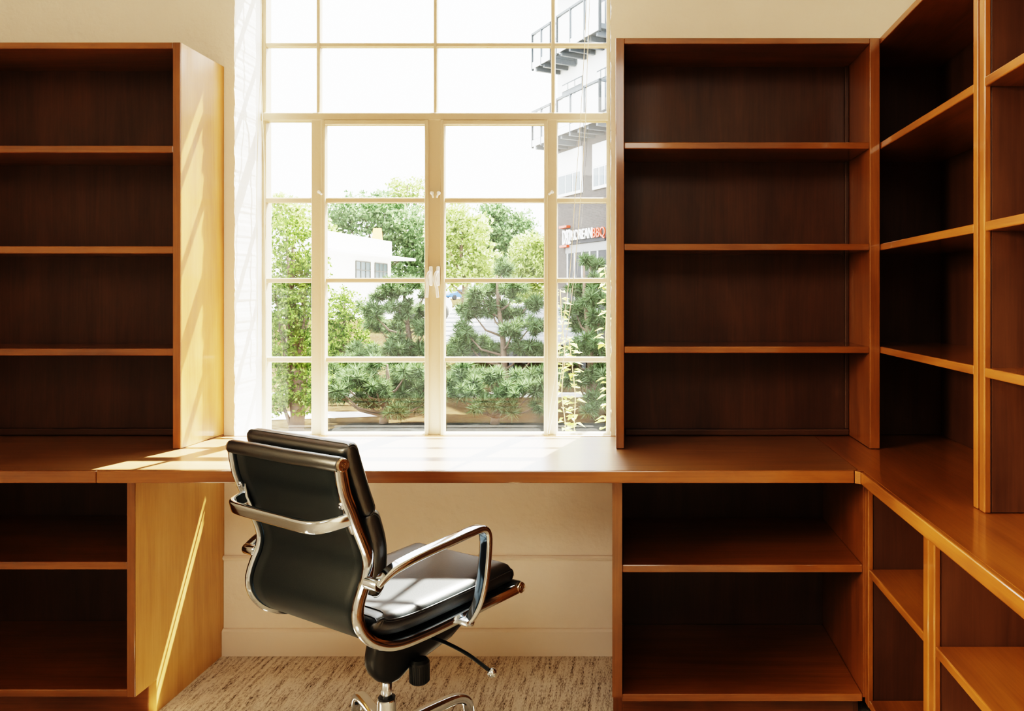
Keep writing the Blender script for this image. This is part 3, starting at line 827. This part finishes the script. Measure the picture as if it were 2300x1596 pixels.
pine('low bushy pine in the bottom panes of the right casement', cx, Y5, 1.2, px_clumps(cx, Y5, [(1050, 835, 38), (1000, 870, 34), (1095, 900, 30), (1230, 840, 30), (1150, 910, 28), (1020, 850, 34), (1075, 865, 36), (1160, 870, 36), (1135, 885, 34), (1185, 845, 30), (1210, 870, 34), (1030, 885, 26), (1220, 905, 24), (1110, 840, 26)]), .20)

def leaf_cloud(bm, blobs, n, size):
    tot = sum(q[3]**2 for q in blobs); per = 16
    for (x, y, z, r) in blobs:
        k = int(n*r*r/tot/per)
        for _ in range(k):
            d = rnd_dir(); rr = r*1.15*random.uniform(.1, 1)**.55
            o = Vector((x, y, z))+Vector((d.x*rr, d.y*rr, d.z*rr*.9)); cr = size*random.uniform(2.2, 4.5)
            for _ in range(per):
                q = rnd_dir(); c = o+Vector((q.x, q.y, q.z*.55))*cr*random.uniform(.2, 1)
                a = rnd_dir(); e = a.cross(rnd_dir()).normalized(); s = size*random.uniform(.55, 1.2)
                v = [bm.verts.new(c+a*s), bm.verts.new(c+e*s*.5), bm.verts.new(c-a*s), bm.verts.new(c-e*s*.5)]
                bm.faces.new(v)
def tree(name, label, cx, cy, blobs_px, n, size, mat, depth=1.0, trunk=True, group=None):
    g = gz(cy); k = cy/F
    t = thing(name, label, 'shrub' if name == 'shrub' else 'tree', (cx, cy, g), 0, group)
    bl = [((px-PX)*k-cx, random.uniform(-.5, .5)*rp*k*depth, H-(py-PY)*k-g, rp*k) for px, py, rp in blobs_px]
    b = bm_new(); topz = max(q[2] for q in bl)
    tube(b, [(0, 0, -.02), (.03*topz, 0, topz*.3), (-.02*topz, 0, topz*.6), (0, 0, topz)], .03*topz+.03, 8, [1, .8, .5, .15])
    for x, y, z, r in bl: tube(b, [(0, 0, z*.45), (x*.5, y*.5, z*.7), (x, y, z)], .012*topz+.01, 5, [1, .7, .3])
    lobj('trunk', b, BARK, t)
    b = bm_new(); leaf_cloud(b, bl, n, size); lobj('foliage', b, mat, t)
    return t
c = at(660, 0, 13)
tree('leafy_tree', 'yellow green leafy tree close outside the far left panes', c.x, 13, [(650, 530, 50), (640, 600, 44), (690, 590, 40), (660, 650, 50), (690, 700, 46), (635, 720, 46), (680, 770, 50), (640, 800, 48), (690, 840, 44), (650, 865, 46), (635, 905, 30), (695, 895, 34), (700, 640, 36), (620, 660, 34)], 17000, .034, LEAFY)
c = at(775, 0, 20)
tree('shrub', 'bright green leafy shrub left of the round pine', c.x, 20, [(765, 680, 40), (745, 720, 40), (790, 730, 40), (755, 770, 44), (800, 790, 40), (745, 830, 40), (785, 840, 40), (755, 880, 36), (800, 870, 34), (735, 790, 36)], 12000, .042, LEAFY)
c = at(850, 0, 62)
tree('leafy_tree', 'dense green tree rising behind the white building', c.x, 62, [(770, 490, 44), (820, 480, 46), (870, 480, 46), (915, 500, 48), (950, 540, 50), (900, 560, 46), (940, 600, 46), (850, 530, 50), (900, 620, 40), (960, 630, 40), (745, 520, 40)], 16000, .17, LEAFB)
c = at(915, 0, 75)
tree('leafy_tree', 'pale sparse treetop high against the sky beside the centre mullion', c.x, 75, [(905, 430, 30), (940, 425, 30), (880, 445, 20), (935, 460, 34), (890, 415, 16)], 1900, .17, LEAFP)
c = at(655, 0, 55)
tree('leafy_tree', 'pale tree behind the far left panes', c.x, 55, [(640, 480, 40), (690, 490, 40), (625, 450, 20), (670, 540, 44), (710, 520, 34), (690, 570, 40), (620, 520, 34), (740, 600, 30)], 6500, .16, LEAFP)
c = at(1040, 0, 48)
tree('leafy_tree', 'yellowish tree right of the centre mullion', c.x, 48, [(1020, 490, 40), (1060, 520, 44), (1010, 560, 44), (1080, 580, 40), (1040, 610, 38), (1000, 530, 36), (1000, 620, 30), (1090, 620, 30)], 9000, .14, LEAFP)
c = at(1115, 0, 60)
tree('leafy_tree', 'blue green rounded tree behind the open pine', c.x, 60, [(1110, 500, 46), (1145, 530, 44), (1085, 530, 40), (1130, 575, 46), (1115, 478, 28), (1170, 500, 32), (1100, 590, 36), (1160, 590, 36), (1190, 540, 26)], 11000, .16, LEAFB)
c = at(1195, 0, 36)
tree('leafy_tree', 'light green tree beside the brick building', c.x, 36, [(1190, 560, 38), (1210, 600, 38), (1170, 610, 34), (1200, 640, 34), (1225, 560, 28), (1180, 660, 28)], 8000, .10, LEAFP)

# ---- climbing plants just outside the glass
def climber(label, stems, y, nleaf):
    base = at(stems[0][0][0], stems[0][0][1], y)
    t = thing('climbing_plant', label, 'plant', tuple(base))
    b = bm_new(); lv = bm_new()
    for st in stems:
        pts = [at(px, py, y+dy)-base for (px, py), dy in zip(st, [0, .02, .04, -.02, .03, 0, .02, -.01][:len(st)])]
        sp = spline(pts, 8); tube(b, sp, .0022, 6)
        for p in sp[7:]:
            for _ in range(nleaf):
                a = random.uniform(0, 2*math.pi)
                d = Vector((math.cos(a), math.sin(a)*.8, random.uniform(-.35, .35))).normalized()
                L = random.uniform(.026, .050); side = d.cross(Vector((0, 0, 1))).normalized()*L*.36
                o = p+d*.006; up = Vector((0, 0, .004))
                v = [lv.verts.new(o), lv.verts.new(o+d*L*.4+side+up), lv.verts.new(o+d*L+Vector((0, 0, -.008))), lv.verts.new(o+d*L*.4-side+up)]
                lv.faces.new([v[0], v[1], v[2]]); lv.faces.new([v[0], v[2], v[3]])
    lobj('stem', b, simple('vine_stem', (.45, .32, .16), .7), t); lobj('foliage', lv, VINE, t)
climber('climbing plant with yellow leaves outside the lower right panes', [[(1280, 1962), (1272, 1100), (1270, 960), (1262, 880), (1268, 800), (1262, 720), (1258, 650)], [(1290, 1962), (1296, 1100), (1290, 960), (1292, 890), (1285, 820), (1278, 760)]], 3.55, 2)
climber('climbing plant with pale leaves at the right jamb of the window', [[(1360, 1980), (1366, 1100), (1362, 960), (1366, 860), (1360, 760), (1364, 670), (1358, 600)]], 3.5, 2)

# ---- white building
WB = simple('white_render', (.86, .85, .82), .8); GLZ = simple('far_glass', (.06, .085, .10), .2); ORG = simple('orange_tile', (.80, .30, .06), .7)
pa, pb = at(700, 0, 40), at(878, 0, 50)
ang = math.atan2(pb.y-pa.y, pb.x-pa.x); wl = math.hypot(pb.y-pa.y, pb.x-pa.x)
t = thing('white_building', 'low white flat roofed building among the trees in the left casement', 'building', (pa.x, pa.y, gz(40)), ang)
g0 = gz(40)
zt = H-(512-PY)*40/F-g0
ze = H-(572-PY)*44/F-g0
b = bm_new(); box(b, 0, wl, 0, 7, -.3, ze, 0); lobj('wall', b, WB, t)
b = bm_new(); box(b, -.4, wl, -.05, 7.2, ze+.1, zt, 0); lobj('parapet', b, WB, t)
b = bm_new(); box(b, -.4, wl+1.2, -1.1, 7.3, ze-.03, ze+.11, .01); lobj('eave', b, WB, t)
for pxa, pxb in ((798, 830), (841, 868)):
    def s_of(px):
        a = (px-PX)/F; d = Vector((math.cos(ang), math.sin(ang)))
        return (a*pa.y-pa.x)/(d.x-a*d.y)
    s0, s1 = s_of(pxa), s_of(pxb)
    b = bm_new(); box(b, s0, s1, -.04, .02, ze-1.25, ze-.28, .01)
    w = lobj('window', b, GLZ, t)
    b = bm_new()
    for f in (0, .33, .66, 1): x = s0+(s1-s0)*f; box(b, x-.03, x+.03, -.07, -.03, ze-1.27, ze-.26, 0)
    for z in (ze-1.27, ze-.75, ze-.28): box(b, s0-.03, s1+.03, -.068, -.03, z-.03, z+.03, 0)
    lobj('window_bar', b, simple('window_bar_grey', (.05, .05, .05), .6), w)
b = bm_new(); x = s_of(868); prism(b, [(x-.25, zt-.05), (x+.25, zt-.05), (x, zt+.75)], 1, .3, .8); lobj('roof_finial', b, ORG, t)

# ---- brick apartment building with balconies
TX = Vector((.512, -.859, 0)).normalized(); CA = Vector((-2.785, 30, 0)); ANG = math.atan2(TX.y, TX.x)
gB = gz(28)-.3
def brickmat():
    m, nt, out = newmat('grey_brown_brick')
    b = N(nt, 'ShaderNodeBsdfPrincipled', Roughness=.85)
    tc = N(nt, 'ShaderNodeTexCoord'); mp = N(nt, 'ShaderNodeMapping'); mp.inputs['Rotation'].default_value = (math.radians(90), 0, 0)
    nt.links.new(tc.outputs['Object'], mp.inputs['Vector'])
    br = N(nt, 'ShaderNodeTexBrick', Scale=4.6)
    br.inputs['Color1'].default_value = (.040, .032, .029, 1); br.inputs['Color2'].default_value = (.062, .049, .045, 1); br.inputs['Mortar'].default_value = (.10, .092, .086, 1)
    br.inputs['Mortar Size'].default_value = .02
    nt.links.new(mp.outputs['Vector'], br.inputs['Vector']); nt.links.new(br.outputs['Color'], b.inputs['Base Color'])
    nt.links.new(b.outputs['BSDF'], out.inputs['Surface'])
    return m
BRICK = brickmat(); GREY = simple('balcony_grey', (.045, .055, .065), .5); PALE = simple('balcony_panel', (.80, .82, .84), .5); BLIND = simple('window_blind', (.88, .88, .86), .7)
bd = thing('apartment_building', 'brick and white apartment building with balconies at the right of the window', 'building', (CA.x, CA.y, gB), ANG)
def sx(px, off=0):
    """distance along the facade seen at image column px (off = distance in front of the facade)"""
    nx, ny = -.859*off, -.512*off
    a = (px-PX)/F
    return (a*(CA.y+ny)-(CA.x+nx))/(TX.x-a*TX.y)
def zf(py, s, off=0):
    return H-(py-PY)*(CA.y+s*TX.y-.512*off)/F-gB
zb = zf(312, 1.5)
b = bm_new(); box(b, 0, 14, 0, 9, 0, zb, 0); lobj('brick_wall', b, BRICK, bd)
b = bm_new(); box(b, .02, 14, .03, 9, zb, 16, 0); lobj('white_wall', b, simple('white_stucco', (.80, .81, .80), .8), bd)
for pxa, pxb, ya, yb_ in ((1257, 1307, 341, 432), (1336, 1376, 322, 415)):
    s0, s1 = sx(pxa), sx(pxb); z0, z1 = zf(yb_, (s0+s1)/2), zf(ya, (s0+s1)/2)
    b = bm_new(); box(b, s0-.08, s1+.08, -.06, .02, z0-.1, z1+.06, .01); w = lobj('window', b, PALE, bd)
    zm = z0+(z1-z0)*.48
    b = bm_new(); box(b, s0, s1, -.075, -.05, zm, z1, 0); lobj('blind', b, BLIND, w)
    b = bm_new()
    for i in range(3): q = (s1-s0)/3; box(b, s0+q*i+.04, s0+q*(i+1)-.04, -.075, -.05, z0, zm-.05, 0)
    lobj('pane', b, GLZ, w)
for pxa, pxb, ya, yb_ in ((1262, 1308, 180, 262), (1340, 1372, 152, 250), (1340, 1372, -20, 60)):
    s0, s1 = sx(pxa), sx(pxb); z0, z1 = zf(yb_, (s0+s1)/2), zf(ya, (s0+s1)/2)
    b = bm_new(); box(b, s0, s1, 0, .06, z0, z1, .01); w = lobj('balcony_door', b, GREY, bd)
    b = bm_new()
    zm = z1-(z1-z0)*.26; q = (s1-s0)/3
    for i in range(3):
        box(b, s0+q*i+.05, s0+q*(i+1)-.05, -.03, .03, zm+.06, z1-.07, 0); box(b, s0+q*i+.07, s0+q*(i+1)-.07, -.03, .03, z0+.05, zm-.06, 0)
    lobj('pane', b, BLIND, w)
# storefront under the sign
s0, s1 = sx(1277), sx(1400); zA, zB = zf(640, 2.2), zf(566, 2.2)
b = bm_new(); box(b, s0-.15, s1, -.05, .02, zB, zB+.32, .01); lobj('shop_lintel', b, simple('lintel_grey', (.20, .20, .20), .7), bd)
b = bm_new(); box(b, s0, s1, -.04, .02, 0.05, zB, .01); sf = lobj('shopfront', b, DARK, bd)
b = bm_new()
for i in range(5): x = s0+.55*i; box(b, x, x+.06, -.07, -.03, .05, zB, 0)
lobj('shop_mullion', b, simple('shop_mullion', (.50, .50, .50), .5), sf)
# balconies
def balcony(s0, s1, zfl, pr):
    b = bm_new(); box(b, s0, s1, -pr, 0.02, zfl, zfl+.16, .01); slb = lobj('balcony_slab', b, GREY, bd)
    b = bm_new()
    x = s0+.2
    while x < s1: box(b, x-.06, x+.06, -pr+.05, 0, zfl-.16, zfl, 0); x += .62
    lobj('joist', b, GREY, slb)
    b = bm_new()
    zt_ = zfl+1.18
    def rail(x0, y0, x1, y1):
        n = max(1, round(math.hypot(x1-x0, y1-y0)/.95))
        for i in range(n+1):
            x = x0+(x1-x0)*i/n; y = y0+(y1-y0)*i/n; box(b, x-.035, x+.035, y-.035, y+.035, zfl-.1, zt_, 0)
        box(b, min(x0, x1)-.035, max(x0, x1)+.035, min(y0, y1)-.035, max(y0, y1)+.035, zt_-.05, zt_+.02, 0)
    rail(s0, -pr, s1, -pr); rail(s0, -pr, s0, 0); rail(s1, -pr, s1, 0)
    lobj('railing', b, GREY, slb)
    b = bm_new(); box(b, s0+.04, s1-.04, -pr+.01, -pr+.03, zfl+.2, zt_-.08, 0); box(b, s0+.01, s0+.03, -pr+.04, -.02, zfl+.2, zt_-.08, 0)
    lobj('railing_panel', b, PALE, slb)
    b = bm_new(); box(b, s0, s1, -pr-.03, -pr, zfl-.05, zfl+.17, 0); lobj('fascia', b, PALE, slb)
for zz in (zf(303, 2, .95), zf(118, 2, .95), zf(118, 2, .95)+2.75):
    balcony(2.05, 5.0, zz, .95)
    balcony(.05, 1.55, zz-.05, .95)
# sign
LW = simple('sign_white', (.92, .92, .90), .4); LR = simple('sign_red', (.55, .045, .012), .4)
sg = thing('restaurant_sign', 'restaurant sign in white and red letters on the brick building', 'sign', tuple(CA+Vector((0, 0, 0))), ANG)
def text(name, s, px0, px1, py0, py1, mat):
    s0, s1 = sx(px0, .15), sx(px1, .15); sm = (s0+s1)/2
    z0, z1 = zf(py1, sm, .15)+gB, zf(py0, sm, .15)+gB
    cu = bpy.data.curves.new(name, 'FONT'); cu.body = s; cu.size = 1; cu.extrude = .02; cu.offset = .006
    o = bpy.data.objects.new(name, cu); COL.objects.link(o)
    bpy.context.view_layer.update()
    dg = bpy.context.evaluated_depsgraph_get(); me = bpy.data.meshes.new_from_object(o.evaluated_get(dg))
    bpy.data.objects.remove(o); bpy.data.curves.remove(cu)
    xs = [v.co.x for v in me.vertices]; ys = [v.co.y for v in me.vertices]
    for v in me.vertices:
        x = (v.co.x-min(xs))/(max(xs)-min(xs)); y = (v.co.y-min(ys))/(max(ys)-min(ys))
        v.co = Vector((s0+(s1-s0)*x, -.15-v.co.z, z0+(z1-z0)*y))
    me.materials.clear(); me.materials.append(mat)
    o = bpy.data.objects.new(name, me); COL.objects.link(o); o.parent = sg
    return o
text('lettering', 'D92', 1264, 1281.5, 516, 549, LW)
text('lettering', 'KOREAN', 1283, 1330, 514, 537, LW)
text('lettering', 'BBQ', 1331.5, 1359, 510, 536, LR)
def sbox(name, px0, px1, py0, py1, mat, y0, y1):
    s0, s1 = sx(px0), sx(px1); sm = (s0+s1)/2
    b = bm_new(); box(b, s0, s1, y0, y1, zf(py1, sm)+gB, zf(py0, sm)+gB, .005); return lobj(name, b, mat, sg)
sbox('red_bar', 1265, 1282, 507.5, 512.5, LR, -.17, -.02); sbox('red_bar', 1266, 1282, 551, 556, LR, -.17, -.02)
sbox('backing_rail', 1284, 1364, 537, 545, DARK, -.10, -.005)

# ================================================================== LIGHT
w = bpy.data.worlds.new('World'); S.world = w; w.use_nodes = True
nt = w.node_tree
for n in list(nt.nodes): nt.nodes.remove(n)
o_ = nt.nodes.new('ShaderNodeOutputWorld'); bg = nt.nodes.new('ShaderNodeBackground')
bg.inputs['Color'].default_value = (.94, .98, 1.0, 1); bg.inputs['Strength'].default_value = 7.0
nt.links.new(bg.outputs[0], o_.inputs['Surface'])
def sun(dirv, strength, ang=.6, col=(1, .93, .80)):
    l = bpy.data.lights.new('sun', 'SUN'); l.energy = strength; l.angle = math.radians(ang); l.color = col
    o = bpy.data.objects.new('sun', l); COL.objects.link(o)
    o.rotation_euler = Vector(dirv).to_track_quat('-Z', 'Y').to_euler()
sun((-.24, -.97, -1.65), 52)
def area(name, loc, target, size, power, col, spread=180):
    l = bpy.data.lights.new(name, 'AREA'); l.energy = power; l.size = size; l.color = col; l.shape = 'SQUARE'; l.spread = math.radians(spread)
    o = bpy.data.objects.new(name, l); COL.objects.link(o); o.location = loc
    o.rotation_euler = (Vector(target)-Vector(loc)).to_track_quat('-Z', 'Y').to_euler()
area('counter_fill', (-2.5, .35, 1.75), (1.0, .75, .85), 1.0, 58, (1, .80, .52), 75)  # added light from the left for the golden glow on the right counter
area('rear_fill', (-.6, -1.0, 2.9), (-.6, 1.0, .6), 1.6, 42, (1, .93, .83))  # unseen fill added behind the camera, standing for light from the room

# ================================================================== CAMERA
cam = bpy.data.cameras.new('camera'); co = bpy.data.objects.new('camera', cam); COL.objects.link(co)
co.location = (0, 0, H); co.rotation_euler = (math.radians(90), 0, 0)
cam.sensor_fit = 'HORIZONTAL'; cam.sensor_width = 36; cam.lens = F/2300*36
cam.shift_x = -(PX-1150)/2300; cam.shift_y = -(798-PY)/2300
cam.clip_start = .05; cam.clip_end = 400
S.camera = co
S.view_settings.view_transform = 'Filmic'; S.view_settings.look = 'Very High Contrast'
S.view_settings.exposure = 0.25
try:
    S.cycles.use_denoising = True
    S.cycles.max_bounces = 10; S.cycles.transparent_max_bounces = 12
    S.cycles.sample_clamp_indirect = 6
    S.cycles.caustics_reflective = True
except Exception: pass
